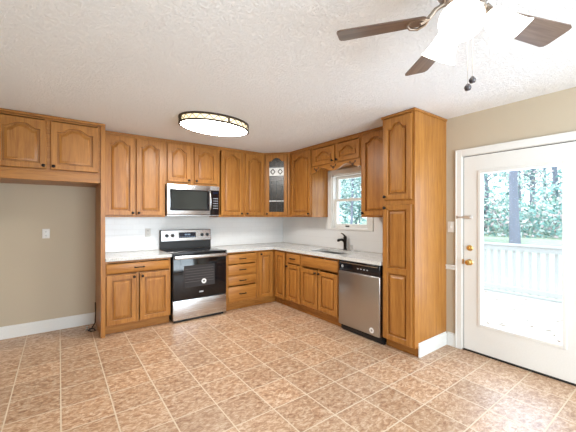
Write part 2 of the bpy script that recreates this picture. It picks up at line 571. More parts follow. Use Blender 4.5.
# tiled backsplashes
bs = struct('trim_5', MB().box(-2.984, 0, -.008, 0, .912, 1.40), SUBX)
b2 = MB()
b2.box(-.008, 0, -1.235, -.008, .912, 1.40).box(-.008, 0, -2.106, -1.235, .912, 1.194).box(-.008, 0, -2.694, -2.106, .912, 1.40)
struct('trim_6', b2, SUBY)

# ------------------------------------------------------------------ cabinet kit
def arch_pts(x0, x1, z0, z1, h, n=28):
    """closed contour, counter-clockwise: bottom-left, bottom-right, then the top from right to left with a cathedral arch of height h (top of arch = z1)"""
    pts = [(x0, z0), (x1, z0)]
    for i in range(n + 1):
        t = 1 - 2 * i / n
        x = (x0 + x1) / 2 + t * (x1 - x0) / 2
        a = abs(t)
        if h and a < 0.80:
            s = 0.5 + 0.5 * math.cos(PI * (a / 0.80) ** 1.55)
        else:
            s = 0
        pts.append((x, z1 - h + h * s))
    return pts

def rect_pts(x0, x1, z0, z1, n=28):
    return arch_pts(x0, x1, z0, z1, 0, n)

def panel_door(w, h, arch, stile=.052, rail=.052, toprail=None, glass=False, eb=.005, et=.005):
    """front faces -y; x 0..w, z 0..h, y 0 (back) .. -0.02 (front)"""
    tr = toprail if toprail is not None else rail
    T = .024
    P = lambda pts, y: [(x, y, z) for x, z in pts]
    ix0, ix1, iz0, iz1 = stile, w - stile, rail, h - tr
    L = [P(rect_pts(0, w, 0, h), 0), P(rect_pts(0, w, 0, h), -T + .005), P(rect_pts(.005, w - .005, eb, h - et), -T)]
    def inner(d, y):
        return P(arch_pts(ix0 + d, ix1 - d, iz0 + d, iz1 - d, arch), y)
    L.append(inner(0, -T))
    L.append(inner(.003, -T + .003))
    if glass:
        L.append(inner(.006, -T + .006)); L.append(inner(.006, 0))
        m = MB().loops(L, close=False, capfirst=False)
        # back ring
        b = [P(rect_pts(0, w, 0, h), 0), inner(.006, 0)]
        m.loops(b, close=False, capfirst=False)
        return m
    L += [inner(.0035, -T + .0230), inner(.020, -T + .0230), inner(.022, -T + .0115), inner(.044, -T + .003), inner(.046, -T + .0015)]
    return MB().loops(L)

def knob_mb(seg=16):
    M = Matrix.Rotation(math.radians(90), 4, 'X')
    return MB().lathe([(0, 0), (.009, 0), (.0075, .004), (.006, .012), (.009, .017), (.0155, .020), (.0165, .026), (.012, .031), (0, .033)], seg, M)

def pull_mb(w=.10):
    m = MB()
    m.tube([(-w / 2, 0, 0), (-w / 2, -.018, 0), (-w / 2 + .010, -.026, .001), (0, -.029, .002), (w / 2 - .010, -.026, .001), (w / 2, -.018, 0), (w / 2, 0, 0)], .0068, 8)
    m.box(-w / 2 - .010, -w / 2 + .010, -.004, 0, -.008, .008, .002).box(w / 2 - .010, w / 2 + .010, -.004, 0, -.008, .008, .002)
    return m

DG = -.003
def add_door(parent, x0, x1, z0, z1, y, arch=0.0, knob=None, rotz=0.0, loc=None, **kw):
    w, h = x1 - x0, z1 - z0
    dr = panel_door(w, h, arch, **kw).build('cabinet_door', OAK, parent, loc or (x0, y + DG, z0), (0, 0, rotz), smooth=30)
    if knob:
        kx = {'l': .026, 'r': w - .026}[knob[0]]
        kz = {'b': .032, 't': h - .032}[knob[1]]
        knob_mb().build('knob', BRONZE, dr, (kx, -.024, kz), smooth=50)
    return dr

def add_drawer(parent, x0, x1, z0, z1, y, pull=True, name='drawer_front'):
    w, h = x1 - x0, z1 - z0
    L = []
    for d, yy in ((0, 0), (0, -.010), (.006, -.016), (.012, -.018), (.016, -.020)):
        L.append([(d, yy, d), (w - d, yy, d), (w - d, yy, h - d), (d, yy, h - d)])
    o = MB().loops(L).build(name, OAKH, parent, (x0, y + DG, z0), smooth=30)
    if pull:
        pull_mb().build('pull', BRONZE, o, (w / 2, -.020, h / 2), smooth=50)
    return o

def carcass(w, d, h, top=True, bottom=True, shelf=0):
    t = .016
    m = MB()
    m.box(0, t, -d, 0, 0, h).box(w - t, w, -d, 0, 0, h)
    m.box(t, w - t, -.010, 0, 0, h)
    if top: m.box(t, w - t, -d, -.010, h - t, h)
    if bottom: m.box(t, w - t, -d, -.010, 0.0, t)
    return m

def face_frame(w, h, y, stiles, rails):
    """stiles: list of (x0,x1), rails: list of (z0,z1) (between the outer stiles)"""
    m = MB()
    for x0, x1 in stiles: m.box(x0, x1, y, y + .019, 0, h, .0012, 1)
    xs0 = min(s[1] for s in stiles); xs1 = max(s[0] for s in stiles)
    for z0, z1 in rails: m.box(xs0, xs1, y + .0002, y + .0188, z0, z1)
    return m

def crown(parent, w, y, h, x0=0, out=.012):
    MB().box(x0 - .0, x0 + w, y - out, y + .006, h - .022, h + .001, .004).build('crown_strip', OAKH, parent)

UB, UT = 1.388, 2.461        # upper cabinets
def upper(label, loc, w, d, doors, rotz=0, z0=UB, stiles=(), archh=.05):
    h = UT - z0
    t = thing('upper_cabinet', label, 'cabinet', (loc[0], loc[1], z0), rotz)
    carcass(w, d - .019, h).build('carcass', OAK, t)
    face_frame(w, h, -d, [(0, .030)] + list(stiles) + [(w - .030, w)], [(0, .045), (h - .055, h)]).build('face_frame', OAK, t)
    for (x0, x1, a0, a1, kn) in doors:
        add_door(t, x0, x1, a0 - z0, a1 - z0, -d, archh, kn)
    crown(t, w, -d, h)
    return t

BB = .112
def base(label, loc, w, rotz=0, stiles=(), rails=((0, .03), (.575, .60), (.735, .758)), d=.615, top=True, toe=True):
    h = .87 - BB
    t = thing('base_cabinet', label, 'cabinet', (loc[0], loc[1], 0), rotz)
    c = carcass(w, d - .019, h, top=top)
    for v in c.bm.verts: v.co.z += BB
    c.build('carcass', OAK, t)
    f = face_frame(w, h, -d, [(0, .030)] + list(stiles) + [(w - .030, w)], rails)
    for v in f.bm.verts: v.co.z += BB
    f.build('face_frame', OAK, t)
    if toe:
        MB().box(0, w, -.548, -.530, 0, BB).build('toe_kick', OAKH, t)
    return t

# --- left run: base cabinet left of the range
t = base('oak base cabinet with one wide drawer over two doors, left of the range', (-2.985, 0), .738, stiles=[(.333, .363)])
add_drawer(t, .008, .722, .722, .838, -.615)
add_door(t, .010, .328, .122, .702, -.615, 0, ('r', 't'))
add_door(t, .368, .722, .122, .702, -.615, 0, ('l', 't'))

# --- drawer stack right of the range
t = base('oak base cabinet with a stack of four drawers, right of the range', (-1.462, 0), .517, rails=((0, .03), (.40, .42), (.735, .758)))
for z0, z1 in ((.695, .838), (.527, .680), (.374, .512), (.135, .358)):
    add_drawer(t, .028, .497, z0, z1, -.615)

# --- corner base (two doors meeting at the inside corner)
t = thing('corner_base_cabinet', 'oak corner base cabinet with two narrow doors meeting at the inside corner', 'cabinet', (0, 0, 0))
c = MB()
c.box(-.943, -.60, -.012, 0, BB, .87).box(-.60, 0, -.012, 0, BB, .87).box(-.012, 0, -.953, -.012, BB, .87)
c.box(-.943, -.927, -.596, -.012, BB, .87).box(-.596, -.012, -.953, -.937, BB, .87)
c.box(-.927, -.012, -.596, -.012, BB, BB + .016).box(-.596, -.012, -.937, -.596, BB, BB + .016)
c.build('carcass', OAK, t)
ff = MB()
ff.box(-.943, -.905, -.615, -.596, BB, .87).box(-.660, -.615, -.615, -.596, BB, .87).box(-.905, -.66, -.615, -.596, BB, .145).box(-.905, -.66, -.615, -.596, .845, .87)
ff.box(-.615, -.596, -.690, -.596, BB, .87).box(-.615, -.596, -.953, -.925, BB, .87).box(-.615, -.596, -.925, -.690, BB, .145).box(-.615, -.596, -.925, -.690, .845, .87)
ff.build('face_frame', OAK, t)
MB().box(-.943, -.53, -.548, -.530, 0, BB).box(-.548, -.530, -.953, -.548, 0, BB).build('toe_kick', OAKH, t)
add_door(t, -.912, -.662, .125, .842, -.615, 0, ('l', 't'), stile=.045)
add_door(t, 0, .240, .125, .842, 0, 0, None, rotz=R90, loc=(-.618, -.675, .125), stile=.045)

# --- right run (local x = -Y)
def RX(y): return (0, y)
t = base('narrow oak base cabinet with a drawer over one door, between corner and sink cabinet', (0, -.955), .343, rotz=R90)
add_drawer(t, .022, .335, .702, .838, -.615)
add_door(t, .022, .335, .135, .680, -.615, 0, ('l', 't'), stile=.048)
t = base('oak sink base cabinet with blank drawer front over two doors', (0, -1.300), .763, rotz=R90, stiles=[(.370, .395)], top=False)
add_drawer(t, .022, .742, .702, .838, -.615, pull=False)
add_door(t, .022, .372, .145, .668, -.615, 0, ('r', 't'))
add_door(t, .392, .742, .145, .668, -.615, 0, ('l', 't'))

# ------------------------------------------------------------------ worktops, sink, tap
ct = MB().box(-2.984, -2.240, -.655, -.0085, .872, .910, .003).build('countertop', GRANITE)
tag(ct, 'short pale granite countertop left of the range', 'countertop')
HX0, HX1, HY0, HY1 = -.525, -.135, -1.375, -1.985
m = MB()
m.box(-1.468, -.0085, -.655, -.0085, .872, .910)
m.box(-.655, -.0085, HY0, -.655, .872, .910)
m.box(-.655, HX0, HY1, HY0, .872, .910).box(HX1, -.0085, HY1, HY0, .872, .910)
m.box(-.655, -.0085, -2.694, HY1, .872, .910)
ct = m.build('countertop', GRANITE)
tag(ct, 'long L-shaped pale granite countertop around the corner, holding the sink', 'countertop')
# sink: two bowls hung under the hole
t = thing('kitchen_sink', 'stainless double-bowl sink set into the countertop below the window', 'sink', (-.33, -1.68, .7085))
def bowl(y0, y1):
    x0, x1 = HX0 - .004, HX1 + .004
    def rr(d, z):
        pts = []
        r = .04
        for cx, cy, a in ((x1 - d - r, y1 - d - r, 0), (x0 + d + r, y1 - d - r, 90), (x0 + d + r, y0 + d + r, 180), (x1 - d - r, y0 + d + r, 270)):
            for k in range(5):
                an = math.radians(a + k * 22.5)
                pts.append((cx + r * math.cos(an) + .33, cy + r * math.sin(an) + 1.68, z))
        return pts
    return MB().loops([rr(-.010, .162), rr(0, .162), rr(.006, .02), rr(.03, 0), rr(.10, -.004)], capfirst=False)
bowl(HY1 - .004, -1.690).build('bowl', STEELD, t, smooth=40)
bowl(-1.670, HY0 + .004).build('bowl', STEELD, t, smooth=40)
MB().box(-.19, .19, -.002, .002, .05, .163).build('divider', CHROME, t)
for dy in (-.15, .15):
    MB().cyl((0, dy, -.002), (0, dy, .002), .04, seg=20).build('drain', CHROME, t)
# tap
t = thing('kitchen_faucet', 'dark bronze single-lever faucet standing behind the sink', 'faucet', (-.072, -1.65, .910))
MB().lathe([(0, 0), (.030, 0), (.031, .008), (.025, .014), (.023, .05), (.0235, .12), (.026, .150), (.026, .185), (.020, .20), (0, .205)], 20).build('body', BRONZE, t, smooth=45)
MB().tube([(0, 0, .10), (-.022, .0, .135), (-.065, .0, .155), (-.11, 0, .153), (-.138, 0, .149)], .02, 12, radii=[.022, .021, .018, .018, .020]).cyl((-.138, 0, .152), (-.140, 0, .128), .021, .017).build('spout', BRONZE, t, smooth=45)
MB().tube([(0, 0, .190), (-.010, .006, .212), (-.035, .016, .236), (-.060, .022, .246)], .01, 10, radii=[.016, .012, .009, .008]).build('lever', BRONZE, t, smooth=45)
t = thing('soap_dispenser', 'small grey soap dispenser beside the faucet', 'soap dispenser', (-.072, -1.79, .910))
MB().lathe([(0, 0), (.019, 0), (.019, .006), (.012, .012), (.011, .055), (0, .057)], 16).build('base', CHROME, t, smooth=40)
MB().lathe([(0, .055), (.009, .055), (.009, .078), (0, .08)], 12).tube([(0, 0, .074), (-.03, 0, .075), (-.05, 0, .066)], .006, 8).build('pump', CHROME, t, smooth=40)

# ------------------------------------------------------------------ range
RW = .757
t = thing('electric_range', 'freestanding stainless and black glass electric range between the base cabinets', 'range', (-2.234, 0, 0))
MB().box(.004, RW - .004, -.640, -.012, .035, .895).build('body', BLACKM, t)
MB().box(.03, RW - .03, -.625, -.05, 0, .04).build('plinth', BLACKM, t)
MB().box(.0, RW, -.672, -.10, .895, .915, .006).build('cooktop', BLACK, t, smooth=40)
BRING = plain('burner_print', (.09, .09, .095), .2)
for (x, y, r) in ((.20, -.50, .10), (.20, -.24, .075), (.555, -.50, .085), (.555, -.24, .09)):
    M = Matrix.Translation((x, y, .9152))
    MB().lathe([(r, 0), (r + .003, .0004), (r + .003, 0)], 36, M).build('burner_ring', BRING, t)
# backguard
bg = thing  # (kept short: the backguard is a part with knobs and display below)
bgo = MB().prism([(-.016, .915), (-.085, .915), (-.085, 1.028), (-.100, 1.032), (-.078, 1.192), (-.06, 1.198), (-.016, 1.198)], 'x', 0, RW).build('backguard', BLACKM, t)
def slant(z):   # y of the slanted control face
    return -.100 + (z - 1.032) * (.022 / .160)
pn = MB()
pn.prism([(slant(1.036) - .005, 1.036), (slant(1.036), 1.036), (slant(1.190), 1.190), (slant(1.190) - .005, 1.190)], 'x', .004, RW - .004)
pn.build('control_panel', STEEL, bgo, label='stainless control panel')
sl = math.atan2(.022, .160)
for x in (.083, .164, .612, .695):
    z = 1.115
    M = Matrix.Translation((x, slant(z) - .005, z)) @ Matrix.Rotation(math.radians(90) - sl, 4, 'X')
    MB().lathe([(0, 0), (.026, 0), (.026, .003), (.021, .006), (.019, .022), (0, .024)], 20, M).build('knob', BLACKM, bgo, smooth=40)
dp = MB()
dp.prism([(slant(1.078) - .007, 1.078), (slant(1.078) - .004, 1.078), (slant(1.158) - .004, 1.158), (slant(1.158) - .007, 1.158)], 'x', .255, .513)
dpo = dp.build('display', DISPLAY, bgo)
dm = MB()
for i in range(4):
    z = 1.125
    dm.box(.345 + i * .022, .358 + i * .022, slant(z) - .0085, slant(z) - .007, z - .011, z + .011)
for i in range(9):
    z = 1.092
    dm.box(.268 + i * .027, .283 + i * .027, slant(z) - .0085, slant(z) - .007, z - .003, z + .003)
dm.build('display_marks', DIGIT, dpo)
# oven door
od = MB().box(.006, RW - .006, -.668, -.640, .300, .885, .006).build('oven_door', BLACK, t, smooth=40)
wd = MB()
wd.box(.146, .575, -.6695, -.667, .452, .742, .001)
wo = wd.build('oven_window', GLASSBLK, od)
rk = MB()
for z in (.52, .555, .59, .625, .66, .695):
    rk.box(.16, .56, -.6700, -.6694, z, z + .004)
rk.build('oven_rack', plain('rack_behind_glass', (.085, .085, .09), .3), wo)
h = MB()
h.box(.012, RW - .012, -.722, -.700, .838, .884, .008, 3).box(.05, .08, -.702, -.666, .848, .874).box(RW - .08, RW - .05, -.702, -.666, .848, .874)
h.build('oven_handle', STEEL, od, smooth=40)
lg = MB().box(.352, .410, -.6694, -.668, .366, .376)
for i in range(6):
    lg.box(.354 + i * .0095, .360 + i * .0095, -.6696, -.668, .378, .386)
lg.build('logo', LOGO, od)
Ry = Matrix.Rotation(math.radians(90), 4, 'X')
MB().lathe([(.013, 0), (.034, 0), (.034, .001), (.013, .001)], 28, Matrix.Translation((.418, -.6698, .515)) @ Ry).build('sticker', STICK, od)
MB().box(.004, RW - .004, -.668, -.640, .036, .290, .006).build('storage_drawer', STEEL, t, smooth=40)

# ------------------------------------------------------------------ over-the-range microwave
t = thing('microwave', 'stainless over-the-range microwave hung above the range', 'microwave', (-2.234, -.009, 1.405))
MH = .440
MB().box(.0, RW, -.372, 0, 0.008, MH).build('body', BLACKM, t)
MB().box(.0, .615, -.402, -.372, .018, MH, .004).build('oven_door', STEEL, t, smooth=40)
dparts = [o for o in t.children if o.name.startswith('oven_door')]
mdoor = dparts[0]
MB().box(.038, .598, -.4045, -.401, .075, .372, .002).build('door_surround', BLACK, mdoor)
MB().box(.062, .560, -.4056, -.404, .098, .350, .001).build('window', plain('microwave_mesh_glass', (.020, .024, .024), .10), mdoor)
MB().tube([(.600, -.402, .085), (.600, -.428, .092), (.602, -.442, .13), (.604, -.446, .225), (.602, -.442, .320), (.600, -.428, .358), (.600, -.402, .365)], .012, 10, radii=[.012, .013, .015, .016, .015, .013, .012]).build('handle', STEEL, mdoor, smooth=60)
MB().box(.617, RW, -.402, -.372, .018, MH, .003).build('control_panel', BLACK, t)
cp = [o for o in t.children if o.name.startswith('control_panel')][0]
MB().box(.617, RW, -.4030, -.400, .378, MH, .002).build('panel_top_band', STEEL, cp)
MB().box(.660, .735, -.4035, -.402, .330, .358).build('display', DISPLAY, cp)
for r in range(5):
    for c_ in range(3):
        MB().box(.664 + c_ * .026, .680 + c_ * .026, -.4032, -.402, .110 + r * .036, .118 + r * .036).build('button', LOGO, cp)
MB().lathe([(0, 0), (.012, 0), (.012, .001), (0, .0012)], 20, Matrix.Translation((.378, -.402, .408)) @ Ry).build('logo', LOGO, mdoor)
vt = MB().box(.0, RW, -.395, -.02, 0, .010)
for i in range(14):
    vt.box(.03 + i * .05, .055 + i * .05, -.398, -.394, .001, .008)
vt.build('vent_grille', STEEL, t)

# ------------------------------------------------------------------ dishwasher (local x = -Y)
t = thing('dishwasher', 'stainless dishwasher with black control panel, beside the tall pantry', 'dishwasher', (0, -2.072, 0), R90)
DW = .615
MB().box(.006, DW - .006, -.600, -.02, .02, .866).build('body', BLACKM, t)
MB().box(.004, DW - .004, -.648, -.600, .088, .738, .008, 3).build('door_panel', STEELV, t, smooth=40)
cpo = MB().box(.004, DW - .004, -.645, -.600, .742, .864, .008, 3).build('control_panel', BLACK, t, smooth=40)
MB().box(.03, DW - .03, -.6475, -.6445, .838, .846).build('panel_trim_line', NICKEL, cpo)
mk = MB().lathe([(.008, 0), (.016, 0), (.016, .001), (.008, .001)], 20, Matrix.Translation((.068, -.645, .797)) @ Ry)
mk.build('logo', LOGO, cpo)
for i in range(4):
    MB().box(.30 + i * .045, .318 + i * .045, -.6462, -.645, .790, .800).build('button', LOGO, cpo)
MB().box(.0, DW, -.575, -.545, 0, .088).build('toe_kick', BLACKM, t)
dd = [o for o in t.children if o.name.startswith('door_panel')][0]
MB().lathe([(.013, 0), (.030, 0), (.030, .001), (.013, .001)], 28, Matrix.Translation((.505, -.6485, .142)) @ Ry).build('sticker', STICK, dd)

# ------------------------------------------------------------------ tall pantry (local x = -Y)
PD = .615
t = thing('pantry_cabinet', 'tall oak pantry cabinet with two stacked doors beside the dishwasher', 'cabinet', (0, -2.697, 0), R90)
PW = .378
# side panels with the toe notch
for x0, x1 in ((0, .018), (PW - .018, PW)):
    MB().prism([(0, 0), (-.545, 0), (-.545, .062), (-.552, .085), (-.575, .092), (-.580, .108), (-PD + .0195, .112), (-PD + .0195, UT), (0, UT)], 'x', x0, x1).build('side_panel', OAK, t)
MB().box(.018, PW - .018, -.012, 0, .112, UT).box(.018, PW - .018, -PD + .02, -.012, UT - .018, UT).box(.018, PW - .018, -PD + .02, -.012, .112, .13).build('carcass', OAK, t)
face_frame(PW, UT - .10, -PD, [(0, .03), (PW - .03, PW)], [(0, .03), (1.42, 1.50), (UT - .15, UT - .10)]).build('face_frame', OAK, t, (0, 0, .10))
MB().box(.018, PW - .018, -.548, -.530, 0, .112).build('toe_kick', OAKH, t)
add_door(t, .028, .352, 1.572, 2.418, -PD, .055, ('l', 'b'))
dw_, dh_, zs = .324, 1.412, .728
dm_ = panel_door(dw_, zs, 0, toprail=.026, et=.0)
up_ = panel_door(dw_, dh_ - zs, 0, rail=.026, toprail=.052, eb=.0)
bmesh.ops.translate(up_.bm, vec=(0, 0, zs), verts=up_.bm.verts[:])
dm_._merge(up_.bm)
pdoor = dm_.build('cabinet_door', OAK, t, (.028, -PD + DG, .108), smooth=30, label='tall two-panel lower door')
knob_mb().build('knob', BRONZE, pdoor, (.026, -.024, dh_ - .032), smooth=50)
MB().box(-.008, PW + .014, -PD - .020, -PD + .006, UT - .024, UT + .001, .005).box(PW, PW + .014, -PD + .006, 0, UT - .024, UT + .001, .005).build('crown_strip', OAKH, t)
bb = MB().box(PW + .0004, PW + .0145, -.560, -.016, 0, .125, .002).box(PW + .0004, PW + .009, -.558, -.016, .125, .142, .002).build('baseboard', WHITE, t, label='white baseboard')

# ------------------------------------------------------------------ fridge alcove: end panel and cabinet above
MB().box(-.044, -.0005, -.640, -.0005, 0, UT).build('end_panel', OAK, None, (-2.985, 0, 0))
ep = bpy.data.objects['end_panel']
tag(ep, 'tall narrow oak end panel between the fridge space and left base cabinet', 'panel')
fz = 1.780
t = thing('over_fridge_cabinet', 'oak two-door cabinet above the empty fridge space', 'cabinet', (-3.945, 0, fz))
FW = .9155; h = UT - fz
carcass(FW, .596, h).build('carcass', OAK, t)
face_frame(FW, h, -.615, [(0, .03), (.40, .47), (FW - .03, FW)], [(0, .115), (h - .04, h)]).build('face_frame', OAKH, t)
add_door(t, .018, .425, .118, .628, -.615, .05, ('r', 'b'))
add_door(t, .458, .892, .118, .628, -.615, .05, ('l', 'b'))
MB().box(0, FW + .044, -.655, -.641, h - .024, h + .001, .004).box(0, FW, -.643, -.612, h - .024, h + .001).build('crown_strip', OAKH, t)
MB().box(0, FW, -.622, -.6155, 0, .088, .003).build('valance_rail', OAKH, t)

# ------------------------------------------------------------------ upper cabinets, back wall
upper('oak upper cabinet with two tall arched doors, left of the microwave', (-2.985, 0), .742, .345,
      [(.024, .358, 1.412, 2.408, ('r', 'b')), (.378, .714, 1.412, 2.408, ('l', 'b'))], stiles=[(.345, .39)])
upper('short oak upper cabinet with two arched doors directly above the microwave', (-2.2425, 0), .772, .345,
      [(.022, .342, 1.880, 2.408, ('r', 'b')), (.400, .750, 1.880, 2.408, ('l', 'b'))], z0=1.848, stiles=[(.33, .41)])
upper('oak upper cabinet with two tall arched doors, right of the microwave', (-1.470, 0), .828, .345,
      [(.045, .412, 1.412, 2.412, ('r', 'b')), (.462, .815, 1.412, 2.412, ('l', 'b'))], stiles=[(.40, .475)])

# diagonal corner cabinet with leaded glass door
PA, PB = Vector((-.641, -.345)), Vector((-.345, -.668))
th = math.atan2(PB.y - PA.y, PB.x - PA.x)
FL = (PB - PA).length
t = thing('corner_upper_cabinet', 'diagonal oak corner upper cabinet with a leaded glass door', 'cabinet', (PA.x, PA.y, UB), th)
def loc2(p):    # world xy -> the cabinet's own frame
    dx, dy = p[0] - PA.x, p[1] - PA.y
    return (dx * math.cos(-th) - dy * math.sin(-th), dx * math.sin(-th) + dy * math.cos(-th))
H = UT - UB
outer = [(-.641, -.0015), (-.0015, -.0015), (-.0015, -.668), (-.345, -.668), (-.641, -.345)]
c = MB()
def slab(poly, z0, z1): c.prism([loc2(p) for p in poly], 'z', z0, z1)
slab([(-.641, -.0015), (-.0015, -.0015), (-.0015, -.014), (-.641, -.014)], 0, H)
slab([(-.014, -.014), (-.0015, -.014), (-.0015, -.668), (-.014, -.668)], 0, H)
slab([(-.641, -.014), (-.627, -.014), (-.627, -.352), (-.641, -.345)], 0, H)
slab([(-.014, -.668), (-.014, -.654), (-.352, -.654), (-.345, -.668)], 0, H)
inner = [(-.627, -.014), (-.014, -.014), (-.014, -.654), (-.345, -.652), (-.627, -.352)]
slab(inner, 0, .018); slab(inner, H - .018, H)
c.build('carcass', OAK, t)
for za in (.255, .60):
    c = MB()
    slab([(p[0] * .97 - .012, p[1] * .97 - .012) for p in inner], za, za + .017)
    c.build('shelf', OAKH, t)
face_frame(FL, H, -.001, [(0, .035), (FL - .035, FL)], [(0, .035), (H - .05, H)]).build('face_frame', OAK, t)
gx0, gx1, gz0, gz1 = .038, FL - .038, .022, H - .035
gw, gh = gx1 - gx0, gz1 - gz0
gd = panel_door(gw, gh, .055, stile=.050, rail=.055, toprail=.05, glass=True).build('cabinet_door', OAK, t, (gx0, -.001, gz0), smooth=30)
knob_mb().build('knob', BRONZE, gd, (.026, -.024, .032), smooth=50)
pl = arch_pts(.052, gw - .052, .057, gh - .052, .055)
MB().prism(pl, 'y', -.011, -.008).build('glass_pane', LEADGLASS, gd)
bz0, bz1 = gh - .355, gh - .212
fr = MB().box(.056, gw - .056, -.0125, -.0112, bz0, bz1).build('frosted_band', FROST, gd)
cm = MB()
cxm = gw / 2
for dx in (-.063, .063):
    cx_, cz_ = cxm + dx, (bz0 + bz1) / 2
    for (ax, az), (bx, bz) in (((0, .044), (.038, 0)), ((.038, 0), (0, -.044)), ((0, -.044), (-.038, 0)), ((-.038, 0), (0, .044))):
        cm.cyl((cx_ + ax, -.0135, cz_ + az), (cx_ + bx, -.0135, cz_ + bz), .0085, seg=6)
for x in (.10, gw / 2, gw - .10):
    cm.cyl((x, -.0125, .060), (x, -.0125, bz0), .0028, seg=6)
cm.cyl((.056, -.0125, bz0), (gw - .056, -.0125, bz0), .004, seg=6)
cm.cyl((.056, -.0125, bz1), (gw - .056, -.0125, bz1), .004, seg=6)
cm.cyl((.12, -.0125, bz1), (gw / 2, -.0125, gh - .07), .003, seg=6).cyl((gw - .12, -.0125, bz1), (gw / 2, -.0125, gh - .07), .003, seg=6)
cm.build('leading', LEADCAME, gd)
lb = MB().box(.056, gw - .056, -.0135, -.0112, .238, .252)  # pale bar added on the pane for the light shelf edge behind
lb.build('shelf_bar', SHELFBAR, gd)
MB().box(-.0, FL, -.014, .006, H - .022, H + .001, .004).build('crown_strip', OAKH, t)

# ------------------------------------------------------------------ upper cabinets, right wall
upper('oak upper cabinet with one tall arched door, left of the kitchen window', (0, -.6695), .5615, .345,
      [(.075, .548, 1.408, 2.402, ('r', 'b'))], rotz=R90)
VZ = 2.128
t = upper('short oak cabinet with two small arched doors and scalloped valance above the window', (0, -1.2315), .9435, .345,
      [(.050, .488, 2.142, 2.388, ('r', 'b')), (.522, .930, 2.142, 2.388, ('l', 'b'))], rotz=R90, z0=VZ, stiles=[(.475, .535)], archh=.045)
W_ = .9435
prof = [(0, VZ + .008), (0, VZ - .088)]
n = 60
for i in range(n + 1):
    x = W_ * i / n
    u = (x / W_ * 2) % 1.0
    hgt = 0
    if .10 < u < .90:
        hgt = .052 * (math.sin(PI * (u - .10) / .80) ** .8) - .010 * math.sin(PI * 3 * (u - .10) / .80)
    prof.append((x, VZ - .088 + hgt))
prof += [(W_, VZ - .088), (W_, VZ + .008)]
pr2 = []
for p in prof:
    if not pr2 or (abs(p[0] - pr2[-1][0]) + abs(p[1] - pr2[-1][1])) > 1e-5:
        pr2.append(p)
va = MB().prism([(x, z - VZ) for x, z in pr2], 'y', -.3645, -.3455).build('valance', OAKH, t)
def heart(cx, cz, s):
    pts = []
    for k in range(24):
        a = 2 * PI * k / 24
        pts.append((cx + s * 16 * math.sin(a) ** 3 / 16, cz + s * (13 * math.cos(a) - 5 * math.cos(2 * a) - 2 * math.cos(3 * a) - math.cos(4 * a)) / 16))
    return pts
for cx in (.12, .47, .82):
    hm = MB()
    hm.prism(heart(cx, -.050, .026), 'y', -.3670, -.3640)  # raised shapes; their dark colour stands in for shade inside cut-outs
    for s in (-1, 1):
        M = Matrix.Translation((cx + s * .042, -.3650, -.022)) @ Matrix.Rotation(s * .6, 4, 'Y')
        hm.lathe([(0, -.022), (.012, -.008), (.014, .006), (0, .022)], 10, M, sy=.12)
    hm.build('heart_shade', CUTSHADE, va, label='heart coloured dark for cutout shade')
upper('oak upper cabinet with one tall arched door, between window and pantry', (0, -2.1765), .519, .345,
      [(.030, .440, 1.408, 2.412, ('l', 'b'))], rotz=R90)

# ------------------------------------------------------------------ outlets and switch
def plate(label, loc, rotz=0, kind='outlet'):
    t = thing('wall_outlet' if kind == 'outlet' else 'light_switch', label, 'outlet' if kind == 'outlet' else 'switch', loc, rotz)
    MB().box(-.036, .036, -.007, -.0005, -.058, .058, .003).build('cover_plate', PLATE, t, smooth=40)
    if kind == 'outlet':
        for z in (-.024, .024):
            s = MB().lathe([(0, 0), (.017, 0), (.017, .002), (0, .002)], 18, Matrix.Translation((0, -.007, z)) @ Ry).build('socket', PLATE, t)
            MB().box(-.008, -.005, -.0098, -.0088, z - .004, z + .007).box(.005, .008, -.0098, -.0088, z - .004, z + .007).box(-.002, .002, -.0098, -.0088, z - .012, z - .008).build('slots', SLOT, s)
    else:
        MB().box(-.006, .006, -.017, -.007, -.011, .011, .002).build('toggle', PLATE, t)
    return t
plate('white outlet on the beige wall of the fridge space', (-3.541, 0, 1.19))
plate('white outlet on the tile backsplash left of the range', (-2.392, -.008, 1.168))
plate('white light switch plate on the strip of wall beside the glazed door', (0, -3.128, 1.285), R90, 'switch')

# water line left behind in the fridge space
t = thing('water_line', 'loose dark water line with valve at the foot of the end panel', 'water line', (-3.09, -.10, 0))
MB().tube([(.048, -.02, .30), (.050, -.03, .22), (.048, -.05, .14), (.040, -.09, .06), (.0, -.14, .012), (-.04, -.20, .010), (-.01, -.26, .012), (.03, -.25, .014), (.02, -.19, .020), (-.03, -.17, .022)], .006, 8).build('hose', BLACKM, t, smooth=60)
MB().cyl((-.03, -.17, .020), (-.065, -.18, .020), .011).cyl((-.05, -.175, .020), (-.05, -.175, .052), .007).box(-.065, -.035, -.182, -.168, .050, .058, .002).build('valve', NICKEL, t, smooth=40)

# ------------------------------------------------------------------ oval ceiling lamp
LAMP = plain('lit_lamp_diffuser', (0.9, 0.88, 0.82), 0.5, emit=(1.0, 0.97, 0.92), estr=38.0)
LAMPSIDE = plain('lit_patterned_lamp_glass', (0.8, 0.74, 0.6), 0.5, emit=(1.0, 0.82, 0.50), estr=0.9)
LBRONZE = plain('antique_bronze', (0.055, 0.034, 0.018), 0.6, 0.3)
t = thing('ceiling_lamp', 'oval flush ceiling lamp with bronze rims over the kitchen', 'ceiling light', (-2.003, -1.489, CZ), 0.1208)
SX, SY = .405, .277
def oval_ring(r_in, r_out, z0, z1):
    # constant width rim around the oval
    m = MB()
    L = []
    for off, z in ((r_in, z0), (r_out, z0), (r_out, z1), (r_in, z1), (r_in, z0)):
        L.append([((SX + off) * math.cos(2 * PI * k / 64), (SY + off) * math.sin(2 * PI * k / 64), z) for k in range(64)])
    m.loops(L, close=False, capfirst=False)
    return m
oval_ring(-.014, .006, -.020, -.001).build('upper_rim', LBRONZE, t, smooth=40)
oval_ring(-.012, .007, -.084, -.068).build('lower_rim', LBRONZE, t, smooth=40)
